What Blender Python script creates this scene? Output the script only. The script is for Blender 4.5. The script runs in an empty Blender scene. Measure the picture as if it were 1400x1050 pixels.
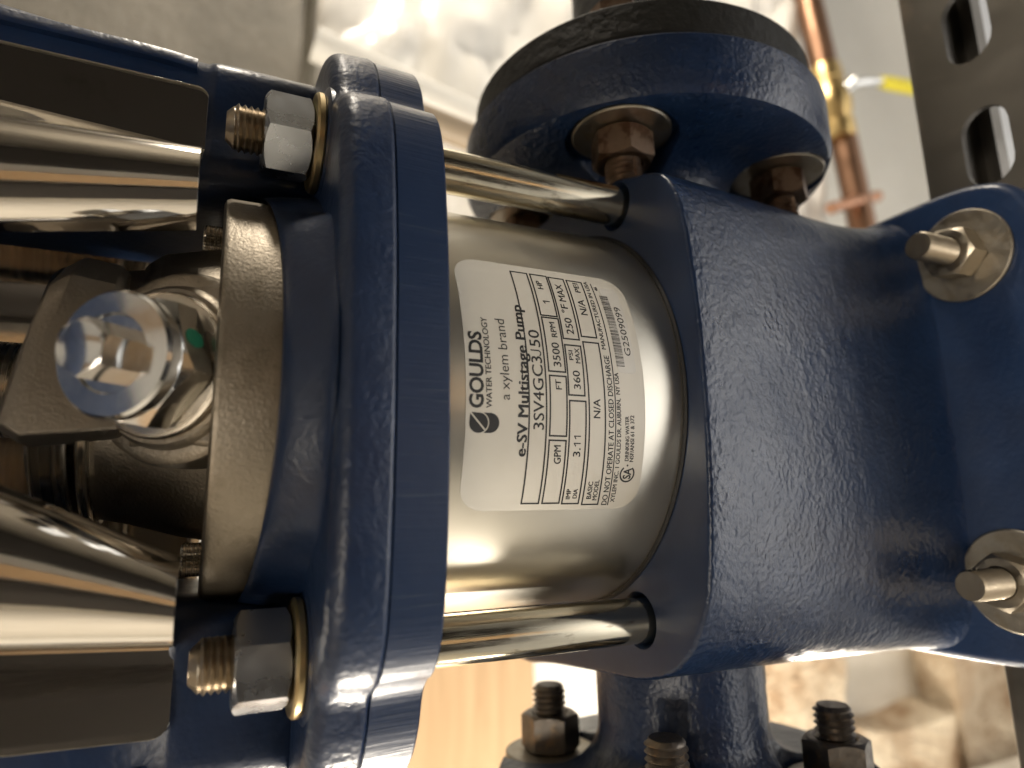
import bpy, bmesh, math, random
from mathutils import Vector, Matrix, noise
from math import sin, cos, pi, radians, hypot, atan2, sqrt
random.seed(7)
S = bpy.context.scene
COL = S.collection

# ------------------------------------------------------------------ camera
CAM = Vector((-.03383, -.20035, .04760))
RV = Vector((-.02272342, -.42116413, -.90669974))
UV = Vector((.9803439, -.18717692, .06237504))
FV = Vector((.19598339, .88746018, -.41713898))
cd = bpy.data.cameras.new('camera'); cam = bpy.data.objects.new('camera', cd); COL.objects.link(cam)
M = Matrix.Identity(4)
for i in range(3):
    M[i][0] = RV[i]; M[i][1] = UV[i]; M[i][2] = -FV[i]; M[i][3] = CAM[i]
cam.matrix_world = M
cd.sensor_width = 36; cd.lens = 897.9 / 1400 * 36
cd.clip_start = .01; cd.clip_end = 50
cd.dof.use_dof = True; cd.dof.focus_distance = .170; cd.dof.aperture_fstop = 7.2
S.camera = cam
# ------------------------------------------------------------------ world (dim indoor ambience) and lamps
W = bpy.data.worlds.new("World"); S.world = W; W.use_nodes = True
bg = W.node_tree.nodes['Background']; bg.inputs[0].default_value = (1, .86, .68, 1); bg.inputs[1].default_value = .12
S.view_settings.view_transform = 'Standard'; S.view_settings.look = 'None'; S.view_settings.gamma = 1
S.view_settings.exposure = 0


def lamp(name, loc, target, size, power, color, size_y=None, spread=180):
    l = bpy.data.lights.new(name, 'AREA'); l.energy = power; l.color = color
    l.shape = 'RECTANGLE' if size_y else 'DISK'; l.size = size
    if size_y: l.size_y = size_y
    l.spread = radians(spread)
    o = bpy.data.objects.new(name, l); COL.objects.link(o)
    d = (Vector(target) - Vector(loc)).normalized()
    o.matrix_world = Matrix.Translation(loc) @ d.to_track_quat('-Z', 'Y').to_matrix().to_4x4()
    return o


WARM = (1, .83, .60); SOFT = (1, .90, .76)
lamp('floor_pool_fill', (-.05, -.86, 1.20), (-.05, -.86, -1), .5, 38, SOFT, .3, 57)  # added light: narrow pool on the floor, mirrored as sheen on the body
lamp('left_wall_fill', (-.5, -1.0, .95), (-2.2, -.5, -.2), .7, 34, SOFT, .5, 160)  # unseen fill added to brighten the left wall that the metal reflects
lamp('work_lamp_low', (-.35, .19, -.47), (-.08, -.03, -.11), .05, 1.6, SOFT)
lamp('right_wall_fill', (1.5, -.7, .5), (2.2, -.5, 0), .3, 8, SOFT, .2, 150)  # added fill on the right wall, brightens what the rods reflect
lamp('work_lamp_right', (.95, .05, .10), (.60, .36, -.6), .14, 9, SOFT)
lamp('work_lamp_left', (-.58, .10, -.09), (-.08, -.03, -.02), .08, 4.5, SOFT)
lamp('wall_lamp_back', (-.72, .0, -.27), (-.42, .36, -.50), .16, 4.0, SOFT)

# ------------------------------------------------------------------ materials
def mat(name, color=(.5, .5, .5), rough=.5, metal=0., coat=0., **k):
    m = bpy.data.materials.new(name); m.use_nodes = True
    b = m.node_tree.nodes['Principled BSDF']
    b.inputs['Base Color'].default_value = (*color, 1); b.inputs['Roughness'].default_value = rough
    b.inputs['Metallic'].default_value = metal; b.inputs['Coat Weight'].default_value = coat
    b.inputs['Coat Roughness'].default_value = k.get('coat_rough', .1)
    if 'spec' in k: b.inputs['Specular IOR Level'].default_value = k['spec']
    return m


def nd(m, t, **inp):
    n = m.node_tree.nodes.new(t)
    for k, v in inp.items():
        if k in n.inputs: n.inputs[k].default_value = v
        else: setattr(n, k, v)
    return n


def ln(m, a, b): m.node_tree.links.new(a, b)


def coords(m, scale=(1, 1, 1), rot=(0, 0, 0)):
    tc = nd(m, 'ShaderNodeTexCoord'); mp = nd(m, 'ShaderNodeMapping')
    mp.inputs['Scale'].default_value = scale; mp.inputs['Rotation'].default_value = rot
    ln(m, tc.outputs['Object'], mp.inputs['Vector']); return mp.outputs['Vector']


def noise_tex(m, scale, detail=3, vec=None, rough=.55, dist=0.):
    n = nd(m, 'ShaderNodeTexNoise'); n.inputs['Scale'].default_value = scale
    n.inputs['Detail'].default_value = detail; n.inputs['Roughness'].default_value = rough
    n.inputs['Distortion'].default_value = dist
    ln(m, vec if vec is not None else coords(m), n.inputs['Vector']); return n.outputs['Fac']


def ramp(m, fac, stops):
    r = nd(m, 'ShaderNodeValToRGB'); e = r.color_ramp.elements
    while len(e) < len(stops): e.new(.5)
    for q, (p, c) in zip(e, stops):
        q.position = p; q.color = (*c, 1) if isinstance(c, tuple) else (c, c, c, 1)
    ln(m, fac, r.inputs['Fac']); return r.outputs['Color']


def P(m): return m.node_tree.nodes['Principled BSDF']


def bump(m, items, to='Normal'):
    """items: list of (height socket, strength, distance)"""
    prev = None
    for h, s, d in items:
        b = nd(m, 'ShaderNodeBump'); b.inputs['Strength'].default_value = s; b.inputs['Distance'].default_value = d
        ln(m, h, b.inputs['Height'])
        if prev is not None: ln(m, prev, b.inputs['Normal'])
        prev = b.outputs['Normal']
    ln(m, prev, P(m).inputs['Normal']); P(m)
    return prev


def vary(m, sock, fac, stops): ln(m, ramp(m, fac, stops), P(m).inputs[sock])


def mix_col(m, fac, a, b):
    x = nd(m, 'ShaderNodeMix'); x.data_type = 'RGBA'
    for s, v in ((0, fac), (6, a), (7, b)):
        if hasattr(v, 'default_value') or hasattr(v, 'is_linked'): ln(m, v, x.inputs[s])
        else: x.inputs[s].default_value = (*v, 1) if isinstance(v, tuple) else v
    return x.outputs[2]


BLUE = (.008, .020, .055)


def blue_paint(name, peel=1., rough=.30):
    m = mat(name, BLUE, rough, 0, .0)
    v = coords(m)
    vary(m, 'Base Color', noise_tex(m, 60, 4, v), [(.3, (.0058, .0160, .047)), (.7, (.0090, .0240, .066))])
    vary(m, 'Roughness', noise_tex(m, 35, 3, v), [(.3, rough - .05), (.75, rough + .12)])
    vo = nd(m, 'ShaderNodeTexVoronoi'); vo.feature = 'SMOOTH_F1'; vo.inputs['Scale'].default_value = 620
    w = nd(m, 'ShaderNodeVectorMath'); w.operation = 'ADD'
    nn = nd(m, 'ShaderNodeTexNoise'); nn.inputs['Scale'].default_value = 300; ln(m, v, nn.inputs['Vector'])
    sc = nd(m, 'ShaderNodeVectorMath'); sc.operation = 'SCALE'; sc.inputs['Scale'].default_value = .0022
    ln(m, nn.outputs['Color'], sc.inputs[0]); ln(m, v, w.inputs[0]); ln(m, sc.outputs[0], w.inputs[1])
    ln(m, w.outputs[0], vo.inputs['Vector'])
    bump(m, [(noise_tex(m, 130, 3, v), .40 * peel, .0016), (vo.outputs['Distance'], .30 * peel, .0008),
             (noise_tex(m, 900, 2, v), .30 * peel, .0005)])
    return m


M_BLUE = blue_paint('blue_enamel')
M_BLUE2 = blue_paint('blue_enamel_smooth', .35, .33)
M_BLUEF = blue_paint('blue_enamel_cast_flange', .6, .36)
M_BLUE3 = blue_paint('blue_enamel_on_machined_face', .06, .36)


def blue_machined():
    m = mat('blue_enamel_over_machining', BLUE, .36)
    v = coords(m, (900, 900, 14), (0, radians(2.5), 0))
    n = noise_tex(m, 1, 2, v, .7)
    vary(m, 'Base Color', n, [(.60, (.008, .022, .062)), (.72, (.025, .04, .075))])
    bump(m, [(n, .35, .0004), (noise_tex(m, 200, 2), .15, .0008)])
    return m


M_BLUEM = blue_machined()


def steel(name, col, r0, r1, streak=(1, 1, 1), sc=120, bs=.1, bd=.0003, stain=None):
    m = mat(name, col, r0, 1)
    v = coords(m, streak)
    n = noise_tex(m, sc, 4, v)
    vary(m, 'Roughness', n, [(.3, r0), (.7, r1)])
    if stain:
        f = ramp(m, noise_tex(m, stain[0], 5, coords(m, stain[3]) if len(stain) > 3 else None, .7), [(stain[1], 0.), (stain[1] + .12, 1.)])
        ln(m, mix_col(m, f, col, stain[2]), P(m).inputs['Base Color'])
    if bs: bump(m, [(n, bs, bd)])
    return m


M_TUBE = steel('brushed_stainless', (.72, .69, .61), .29, .34, (1, 1, 1), 28, .0)
bump(M_TUBE, [(noise_tex(M_TUBE, 1500, 2, coords(M_TUBE, (1, 1, .15))), .05, .00008), (noise_tex(M_TUBE, 45, 2), .10, .0008)])
M_ROD = steel('polished_rod', (.74, .68, .54), .07, .20, (1, 1, .12), 900, .12, .0001, (220, .58, (.22, .19, .14), (1, 1, .35)))
M_GUARD = steel('mirror_guard', (.78, .74, .68), .05, .10, (1, 1, .2), 90, .10, .0006, (45, .66, (.5, .45, .38)))
M_ZINC = steel('zinc_plated', (.43, .45, .48), .20, .40, (1, 1, 1), 90, .10, .0003)
M_THREAD = steel('bronze_toned_thread', (.38, .32, .24), .25, .42, (1, 1, 1), 300, .1, .0001)
M_YZINC = steel('yellow_zinc_washer', (.46, .36, .20), .28, .45, (1, 1, 1), 200, .12, .0002, (90, .52, (.36, .33, .15)))
M_CAST = steel('cast_stainless', (.29, .255, .205), .36, .50, (1, 1, 1), 1300, .55, .00028, (120, .55, (.23, .20, .155)))
M_CASTD = steel('shaded_cast_stainless', (.24, .21, .17), .4, .55, (1, 1, 1), 1300, .4, .00025)  # shade of the yoke put into a darker copy of the casting colour
M_CASTS = steel('machined_stainless', (.52, .47, .39), .20, .34, (1, 1, 40), 60, .15, .0002)
M_CASTM = steel('turned_stainless', (.52, .47, .39), .18, .34, (1, 1, 60), 16, .5, .0004)
M_DARKSCREW = mat('dark_screw', (.01, .01, .01), .4)
M_PLUG = steel('polished_plug', (.66, .66, .65), .10, .18, (1, 1, 1), 300, .03, .0001)
M_BOLT = steel('rusty_dark_bolt', (.20, .14, .10), .35, .6, (1, 1, 1), 400, .5, .0003, (160, .5, (.10, .055, .035)))
M_BOLTD = steel('dark_bolt', (.17, .15, .13), .35, .6, (1, 1, 1), 400, .5, .0003, (160, .55, (.28, .2, .13)))
M_WASH = steel('dull_washer', (.33, .30, .25), .35, .55, (1, 1, 1), 300, .4, .0003, (120, .5, (.30, .26, .2)))
M_NICKEL = steel('nickel_nut', (.33, .29, .23), .28, .45, (1, 1, 1), 400, .25, .0002, (200, .6, (.3, .25, .18)))
M_STRUT = steel('dark_strut', (.13, .12, .105), .4, .55, (1, .3, 1), 60, .3, .0004, (25, .58, (.19, .16, .13)))
M_BLACK = mat('black_iron', (.011, .011, .010), .6, spec=.3); bump(M_BLACK, [(noise_tex(M_BLACK, 220, 4), .6, .0012)])
M_SEAMGAP = mat('seam_gap_black', (.006, .006, .007), .6)  # near black, stands in for shade in the sleeve seam
M_GASKET = mat('gasket_grey', (.05, .05, .05), .7)
M_PRINT = mat('black_print', (.012, .012, .012), .45)
M_BARS = mat('barcode_print', (.07, .065, .06), .5)
M_GREEN = mat('green_dot_paint', (.0, .075, .036), .45)
M_LABEL = mat('label_film', (.60, .57, .50), .28, 0, .3); M_LABEL.node_tree.nodes['Principled BSDF'].inputs['Coat Roughness'].default_value = .15
vary(M_LABEL, 'Roughness', noise_tex(M_LABEL, 90, 4), [(.2, .29), (.8, .33)])
bump(M_LABEL, [(noise_tex(M_LABEL, 55, 3), .10, .0015)])
M_STICK = mat('sticker_film', (.62, .60, .55), .22, 0, .4)

# ------------------------------------------------------------------ object helpers
WM = {}


def lerp(a, b, t): return a + (b - a) * t


def finish(bm, angle=32, name='mesh'):
    bmesh.ops.recalc_face_normals(bm, faces=bm.faces)
    me = bpy.data.meshes.new(name); bm.to_mesh(me); bm.free()
    me.polygons.foreach_set('use_smooth', [True] * len(me.polygons))
    me.set_sharp_from_angle(angle=radians(angle)); me.update()
    return me


def link(o, parent=None, mw=None):
    mw = mw or Matrix.Identity(4); WM[o] = mw.copy(); COL.objects.link(o)
    if parent: o.parent = parent; o.matrix_basis = WM[parent].inverted() @ mw
    else: o.matrix_basis = mw
    return o


def obj(name, bm, m, parent=None, mw=None, angle=32, bevel=0, label=None, segs=2):
    me = finish(bm, angle, name) if isinstance(bm, bmesh.types.BMesh) else bm
    if not me.materials: me.materials.append(m)
    o = bpy.data.objects.new(name, me); link(o, parent, mw)
    if bevel:
        b = o.modifiers.new('bevel', 'BEVEL'); b.width = bevel; b.segments = segs; b.limit_method = 'ANGLE'; b.angle_limit = radians(35)
        b.harden_normals = False
    if label: o['label'] = label
    return o


def thing(name, label, cat, loc=(0, 0, 0), group=None):
    o = bpy.data.objects.new(name, None); o.empty_display_size = .02; link(o, None, Matrix.Translation(loc))
    o['label'] = label; o['category'] = cat
    if group: o['group'] = group
    return o


def tag(o, label, cat, group=None):
    o['label'] = label; o['category'] = cat
    if group: o['group'] = group
    return o


def struct(o): o['kind'] = 'structure'; return o


def axis_mat(loc, axis, roll=0., up=None):
    """local +Z -> axis"""
    z = Vector(axis).normalized(); q = z.to_track_quat('Z', 'Y').to_matrix().to_4x4()
    return Matrix.Translation(loc) @ q @ Matrix.Rotation(roll, 4, 'Z')


def loft(bm, rings, closed=True, cap0=True, cap1=True, tf=None):
    vs = []
    for r in rings: vs.append([bm.verts.new((tf @ Vector(p)) if tf else p) for p in r])
    n = len(rings[0])
    for a, b in zip(vs, vs[1:]):
        for i in range(n if closed else n - 1):
            j = (i + 1) % n
            try: bm.faces.new((a[i], a[j], b[j], b[i]))
            except ValueError: pass
    if cap0: bm.faces.new(vs[0][::-1])
    if cap1: bm.faces.new(vs[-1])
    return vs


def lathe(bm, prof, segs=64, tf=None, cap0=True, cap1=True):
    rings = [[(r * cos(2 * pi * k / segs), r * sin(2 * pi * k / segs), z) for k in range(segs)] for r, z in prof]
    return loft(bm, rings, True, cap0, cap1, tf)


def annulus(bm, prof, segs=64, tf=None):
    """closed profile loop revolved"""
    rings = [[(r * cos(2 * pi * k / segs), r * sin(2 * pi * k / segs), z) for k in range(segs)] for r, z in prof]
    rings.append(rings[0])
    vs = [[bm.verts.new((tf @ Vector(p)) if tf else p) for p in r] for r in rings[:-1]]; vs.append(vs[0])
    for a, b in zip(vs, vs[1:]):
        for i in range(segs):
            j = (i + 1) % segs; bm.faces.new((a[i], a[j], b[j], b[i]))


def box(bm, lo, hi, tf=None):
    x0, y0, z0 = lo; x1, y1, z1 = hi
    loft(bm, [[(x0, y0, z), (x1, y0, z), (x1, y1, z), (x0, y1, z)] for z in (z0, z1)], tf=tf)


def smooth_poly(pts, sub=5, closed=True):
    n = len(pts); out = []
    for i in range(n if closed else n - 1):
        p0, p1, p2, p3 = (Vector(pts[(i + k) % n] if closed else pts[min(max(i + k, 0), n - 1)]) for k in (-1, 0, 1, 2))
        for s in range(sub):
            t = s / sub
            out.append(tuple(.5 * ((2 * p1) + (p2 - p0) * t + (2 * p0 - 5 * p1 + 4 * p2 - p3) * t * t + (3 * p1 - p0 - 3 * p2 + p3) * t ** 3)))
    if not closed: out.append(tuple(pts[-1]))
    return out


def mirror_half(half):
    """half outline front centre -> rear centre with x>=0; returns closed loop"""
    return [(x, y) for x, y in half] + [(-x, y) for x, y in reversed(half) if x > 1e-6]


def inset(out, d):
    n = len(out); res = []
    for i in range(n):
        a = Vector(out[i - 1]); b = Vector(out[(i + 1) % n]); t = (b - a).normalized(); nrm = Vector((-t.y, t.x))
        res.append((out[i][0] + nrm.x * d, out[i][1] + nrm.y * d))
    return res


def nut_bm(ac, h, bore, chamf_both=True):
    """hexagon nut, ac = across corners radius*2, z 0..h"""
    bm = bmesh.new(); segs = 72; R = ac / 2; ri = R * cos(pi / 6)
    def hx(t):
        t = (t + pi / 6) % (pi / 3) - pi / 6
        return ri / cos(t) if True else R
    ang = [2 * pi * k / segs for k in range(segs)]
    rh = [hx(a + pi / 6) for a in ang]
    drop = lambda r: max(0, (r - ri * .96)) * .62
    def ring(f, zf): return [(f(r) * cos(a), f(r) * sin(a), zf(r)) for a, r in zip(ang, rh)]
    rings = [ring(lambda r: bore, lambda r: 0), ring(lambda r: ri * .95, lambda r: 0)]
    rings.append(ring(lambda r: r, lambda r: drop(r) if chamf_both else 0))
    rings.append(ring(lambda r: r, lambda r: h - drop(r)))
    rings.append(ring(lambda r: ri * .95, lambda r: h))
    rings.append(ring(lambda r: bore * 1.12, lambda r: h)); rings.append(ring(lambda r: bore, lambda r: h - bore * .12))
    rings.append(ring(lambda r: bore, lambda r: 0))
    vs = [[bm.verts.new(p) for p in r] for r in rings[:-1]]; vs.append(vs[0])
    for a, b in zip(vs, vs[1:]):
        for i in range(segs):
            j = (i + 1) % segs; bm.faces.new((a[i], a[j], b[j], b[i]))
    return bm


def head_bm(ac, h, top=.86):
    """closed hexagon head, z 0..h with a chamfered crown"""
    bm = bmesh.new(); segs = 72; ri = ac / 2 * cos(pi / 6); rings = []
    def hr(a): a = (a + pi / 6) % (pi / 3) - pi / 6; return ri / cos(a)
    A_ = [2 * pi * k / segs for k in range(segs)]
    drop = lambda r: max(0, r - ri * .97) * .6
    for f, zf in ((lambda r: r, lambda r: 0), (lambda r: r, lambda r: h - drop(r)), (lambda r: ri * .95, lambda r: h)):
        rings.append([(f(hr(a)) * cos(a), f(hr(a)) * sin(a), zf(hr(a))) for a in A_])
    loft(bm, rings); return bm


def stud_bm(r, h, pitch, chamf=.3, flat0=0., segs=40, depth=.61):
    """helical thread z 0..h"""
    bm = bmesh.new(); rows = int((h / pitch) * 4) + 4; rings = []
    for k in range(-4, rows):
        ring = []
        for s in range(segs):
            t = s / segs; z = (k / 4 + t) * pitch; ph = k % 4
            rr = r - depth * pitch * (0, .5, 1, .5)[ph]
            if z < flat0: rr = r
            zc = min(max(z, 0), h)
            lim = r - max(0, (zc - (h - chamf * r))) * 1.0
            rr = min(rr, lim)
            if z >= h: rr = min(rr, r - chamf * r)
            ring.append((rr * cos(2 * pi * t), rr * sin(2 * pi * t), zc))
        rings.append(ring)
    loft(bm, rings)
    return bm


def washer_bm(ro, ri, h, segs=64):
    bm = bmesh.new(); c = h * .25
    annulus(bm, [(ri, 0), (ro - c, 0), (ro, c), (ro, h - c), (ro - c, h), (ri, h)], segs)
    return bm


def tube_path(bm, pts, r, segs=16):
    pts = [Vector(p) for p in pts]; rings = []
    for i, p in enumerate(pts):
        t = (pts[min(i + 1, len(pts) - 1)] - pts[max(i - 1, 0)]).normalized()
        q = t.to_track_quat('Z', 'Y').to_matrix()
        rr = r[i] if isinstance(r, (list, tuple)) else r
        rings.append([p + q @ Vector((rr * cos(2 * pi * k / segs), rr * sin(2 * pi * k / segs), 0)) for k in range(segs)])
    loft(bm, rings)


def cut_boolean(o, cutbm, angle):
    """subtract the (world space) cutter from object o and bake the result"""
    co = bpy.data.objects.new('cut', finish(cutbm)); COL.objects.link(co)
    bo = o.modifiers.new('b', 'BOOLEAN'); bo.object = co; bo.operation = 'DIFFERENCE'; bo.solver = 'EXACT'
    bpy.context.view_layer.update()
    me = bpy.data.meshes.new_from_object(o.evaluated_get(bpy.context.evaluated_depsgraph_get()))
    o.modifiers.clear(); old = o.data
    if len(me.polygons) > len(old.polygons) * .6: o.data = me
    bpy.data.objects.remove(co); me = o.data
    me.polygons.foreach_set('use_smooth', [True] * len(me.polygons)); me.set_sharp_from_angle(angle=radians(angle)); me.update()


# ================================================================== THE PUMP
pump = thing('multistage_pump', 'blue cast iron vertical multistage pump with stainless sleeve and white rating label', 'pump', (0, 0, -.2008))

# ---- motor adapter flange (upper square flange clamped on the sleeve)
halfA = [(0, -.0687), (.02, -.0684), (.04, -.0668), (.054, -.0645), (.0625, -.0612), (.0675, -.0570), (.0697, -.0530), (.0730, -.0495), (.0810, -.0465),
         (.0890, -.0410), (.0955, -.0320), (.0990, -.0180), (.1000, 0), (.0990, .018), (.0960, .032), (.0890, .042), (.0810, .0475), (.072, .052), (.0675, .057), (.055, .0645), (.03, .068), (0, .0687)]
outA = smooth_poly([(x, y, 0) for x, y in mirror_half(halfA)], 4)
outA = [(x, y) for x, y, z in outA]


def ring_z(o, z): return [(x, y, z) for x, y in o]


bm = bmesh.new()
loft(bm, [ring_z(inset(outA, .0022), .0002), ring_z(inset(outA, .0014), .0), ring_z(inset(outA, .0009), .0005), ring_z(inset(outA, .0006), .0118), ring_z(inset(outA, .0010), .0121), ring_z(inset(outA, .0018), .0121)])
obj('lower_flange_band', bm, M_BLUEM, pump, bevel=0)
bm = bmesh.new()
ringsA = [ring_z(inset(outA, .0018), .0116), ring_z(inset(outA, .0009), .0122), ring_z(inset(outA, .0002), .0126), ring_z(inset(outA, 0), .0134)]
rr = .0048
for k in range(0, 10):
    t = k / 9 * pi / 2
    ringsA.append(ring_z(inset(outA, .0004 + rr * (1 - cos(t))), .0199 + rr * .94 * sin(t)))
loft(bm, ringsA)
bmesh.ops.triangulate(bm, faces=[f for f in bm.faces if len(f.verts) > 4])
obj('adapter_flange', bm, M_BLUEF, pump, angle=60)
# raised hub round the seal housing: slopes to the flange edge in front, rises into the columns at the sides
bm = bmesh.new(); NS = 180; rings = []
def hub_out(a):
    q_ = abs(((a / pi * 180) + 180) % 360 - 180); q_ = min(q_, 180 - q_)      # degrees from the front or rear
    t = min(max((q_ - 30) / 16, 0), 1); t = t * t * (3 - 2 * t)
    return lerp(.0668, .0600, t), .0340 + .0050 * min(q_ / 75, 1.2) ** 2
for lv in range(13):
    ring = []
    for k in range(NS):
        a = 2 * pi * k / NS; ro, zt = hub_out(a); zl = .0240
        if lv == 0: r_, z_ = .0558, .022
        elif lv == 1: r_, z_ = .0558, zt - .0008
        else:
            u = (lv - 2) / 10; r_ = lerp(.0566, ro, u); z_ = lerp(zt, zl, .5 - .5 * cos(pi * u) if u < 1 else 1.0)
        ring.append((r_ * sin(a), -r_ * cos(a), z_))
    rings.append(ring)
loft(bm, rings, cap0=False, cap1=False)
obj('adapter_hub', bm, M_BLUE2, pump, angle=60)

# ---- adapter columns carrying the motor
def column(sx):
    bm = bmesh.new()
    def sec(z, front, outx, inx, rear=.040):
        pts = [(inx, front), (lerp(inx, outx, .5), front), (outx - .010, front), (outx - .004, front + .0012), (outx, front + .006), (outx + .0035, front + .018),
               (outx + .0040, front + .032), (outx + .001, .022), (outx - .006, .034), (outx - .018, rear), (inx, rear), (inx - .0, .01)]
        return [(x * sx, y, z) for x, y, _ in smooth_poly([(x, y, 0) for x, y in pts], 4)]
    rings = []
    for z, fr, ox, ix in [(.020, -.0160, .0975, .054), (.0255, -.0195, .0960, .0545), (.030, -.0212, .0948, .0545), (.036, -.0222, .0942, .054), (.044, -.0225, .0940, .053),
                          (.0505, -.0225, .0938, .0525), (.0520, -.0222, .0937, .0525), (.0535, -.0212, .0937, .0525), (.065, -.0210, .0938, .0525), (.075, -.0210, .0945, .0525), (.085, -.0210, .0952, .0525), (.10, -.0210, .0965, .0525), (.13, -.0210, .100, .0525), (.17, -.0210, .106, .0525), (.23, -.0210, .112, .0525)]:
        rings.append(sec(z, fr, ox, ix))
    loft(bm, rings)
    obj('adapter_column', bm, M_BLUE2, pump, angle=50)
    bm = bmesh.new(); pts = [(.0878, .0560), (.0886, .066), (.0886, .085), (.0892, .11), (.0935, .15), (.103, .22)]
    pts = smooth_poly([(x * sx, -.0212, z) for x, z in pts], 4, False)
    loft(bm, [[(x - .0016 * sx, -.0205, z), (x - .0010 * sx, -.0222, z), (x + .0022 * sx, -.0222, z), (x + .0032 * sx, -.0205, z)] for x, y, z in pts])
    obj('column_rib', bm, M_BLUE2, pump, angle=60)


column(1); column(-1)
bm = bmesh.new()
annulus(bm, [(.05, .215), (.11, .215), (.115, .22), (.115, .235), (.05, .235)], 64)
obj('motor_flange', bm, M_BLUE, pump)

# ---- stainless sleeve
TR = .062
bm = bmesh.new()
lathe(bm, [(TR, -.0705), (TR, -.003), (TR - .0004, .0)], 160)
tube = obj('sleeve', bm, M_TUBE, pump, angle=40)
bm = bmesh.new(); annulus(bm, [(.0617, -.0700), (.0632, -.0700), (.0632, -.0687), (.0627, -.0682), (.0617, -.0682)], 160)
obj('seam_gap_ring', bm, M_SEAMGAP, pump, angle=40)  # black ring added to draw the dark gap where sleeve meets body

# ---- tie rods with nuts and washers
RX, RY = .0643, .0349
rod_me = None
bm = bmesh.new(); lathe(bm, [(.0062, -.0815), (.0063, -.078), (.0063, .020)], 40); rod_me = finish(bm, 40, 'tie_rod'); rod_me.materials.append(M_ROD)
nut_me = finish(nut_bm(.0222, .0118, .0058), 28, 'hex_nut'); nut_me.materials.append(M_ZINC)
w_me = finish(washer_bm(.0130, .0060, .0024), 40, 'washer'); w_me.materials.append(M_YZINC)
st_me = finish(stud_bm(.0060, .0235, .00150, .42), 50, 'threaded_end'); st_me.materials.append(M_THREAD)
for sx, sy, rl, dz in ((1, -1, radians(14), 0), (-1, -1, radians(-4), 0), (1, 1, radians(20), 0), (-1, 1, radians(5), 0)):
    T = Matrix.Translation((sx * RX, sy * RY, 0))
    r = obj('tie_rod', rod_me, M_ROD, pump, T)
        # spot face pad
    bm = bmesh.new(); lathe(bm, [(.0152, .0225), (.0148, .0243), (.0138, .0249)], 56)
    obj('nut_pad', bm, M_BLUE2, r, T)
    obj('washer', w_me, M_YZINC, r, T @ Matrix.Translation((0.0, 0, .0249)))
    obj('hex_nut', nut_me, M_ZINC, r, T @ Matrix.Translation((0, 0, .0275)) @ Matrix.Rotation(rl, 4, 'Z'))
    obj('threaded_end', st_me, M_THREAD, r, T @ Matrix.Translation((0, 0, .0245)))

# ---- seal housing (cast stainless ring and hub)
bm = bmesh.new()
lathe(bm, [(.0555, .028), (.0555, .0455), (.0550, .0465), (.0538, .0470), (.0470, .0470), (.0462, .0462), (.0456, .0365), (.0445, .0355), (.0405, .0355), (.0398, .0365), (.0388, .0450), (.0376, .0520),
           (.0355, .0590), (.0338, .0650), (.0325, .0712), (.0290, .0735)], 144)
seal = obj('seal_housing', bm, M_CAST, pump, angle=35)
bm = bmesh.new(); annulus(bm, [(.0280, .0712), (.0340, .0712), (.0346, .0717), (.0346, .0731), (.0340, .0737), (.0280, .0737)], 110)
obj('seal_collar', bm, M_CASTS, seal)
# boss carrying the vent plug
AX = Vector((-.06, -cos(radians(35)), sin(radians(35)))).normalized()
PL = Vector((.0000, -.0425, .0578))
mp = lambda d: axis_mat(PL + AX * d, AX)
XA = Vector((1, 0, 0)); XA = (XA - AX * XA.dot(AX)).normalized(); YA = AX.cross(XA)  # YA points down and forwards
if YA.z > 0: YA = -YA
def fr(d, a, b, c_, e): return [tuple(PL + AX * d + XA * x + YA * y) for x, y in ((-a, -c_), (b, -c_), (b * 1.02, e * .3), (b * 1.10, e), (-a * 1.10, e), (-a * 1.02, e * .3))]
bm = bmesh.new()
loft(bm, [fr(-.026, .0200, .0200, .010, .026), fr(-.0040, .0176, .0176, .010, .0200), fr(-.0030, .0172, .0172, .0095, .0196)])
obj('plug_boss', bm, M_CAST, seal, angle=25, bevel=.0012)
bm = bmesh.new(); lathe(bm, [(.0235, -.0280), (.0222, -.0060), (.0216, -.0045), (.0205, -.0038), (.0185, -.0036), (.0180, -.0020), (.0172, -.0012), (.0120, -.0010)], 96)
obj('boss_collar', bm, M_CAST, seal, mp(0), angle=35)
# cast wing and web on the upper side
bm = bmesh.new()
lo = [(.008, -.030), (.022, -.034), (.0390, -.0175), (.036, -.004), (.012, -.004)]
loft(bm, [[(x, y, .0360) for x, y in lo], [(x * .98, y, .0480) for x, y in lo], [(x * .90, y * .98, .0600) for x, y in lo], [(x * .82, y * .92, .0680 - (.004 if i in (1, 2) else 0)) for i, (x, y) in enumerate(lo)]])
obj('housing_web', bm, M_CAST, seal, angle=20, bevel=.0012)
for sx in (-1, 1):
    bm = bmesh.new(); n = 60
    loft(bm, [[((r0 + (.00018 if k % 2 else -.00018) * kn) * cos(2 * pi * k / n), (r0 + (.00018 if k % 2 else -.00018) * kn) * sin(2 * pi * k / n), z) for k in range(n)] for r0, z, kn in ((.0040, 0, 0), (.0040, .0005, 1), (.0040, .0155, 1), (.0036, .0162, 0), (.0024, .0162, 0), (.0023, .0130, 0))])
    obj('cap_screw', bm, M_CASTS, seal, Matrix.Translation((sx * .0430, -.0100, .0356)), angle=20)
bm = bmesh.new(); lathe(bm, [(.0163, -.010), (.0163, .0), (.0158, .0008), (.0146, .0011)], 72)
plug = obj('vent_plug', bm, M_CASTS, pump, mp(0), angle=35)
def pix(p):
    d = Vector(p) - CAM; z = d.dot(FV); return Vector((700 + 897.9 * d.dot(RV) / z, 525 - 897.9 * d.dot(UV) / z))


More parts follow.
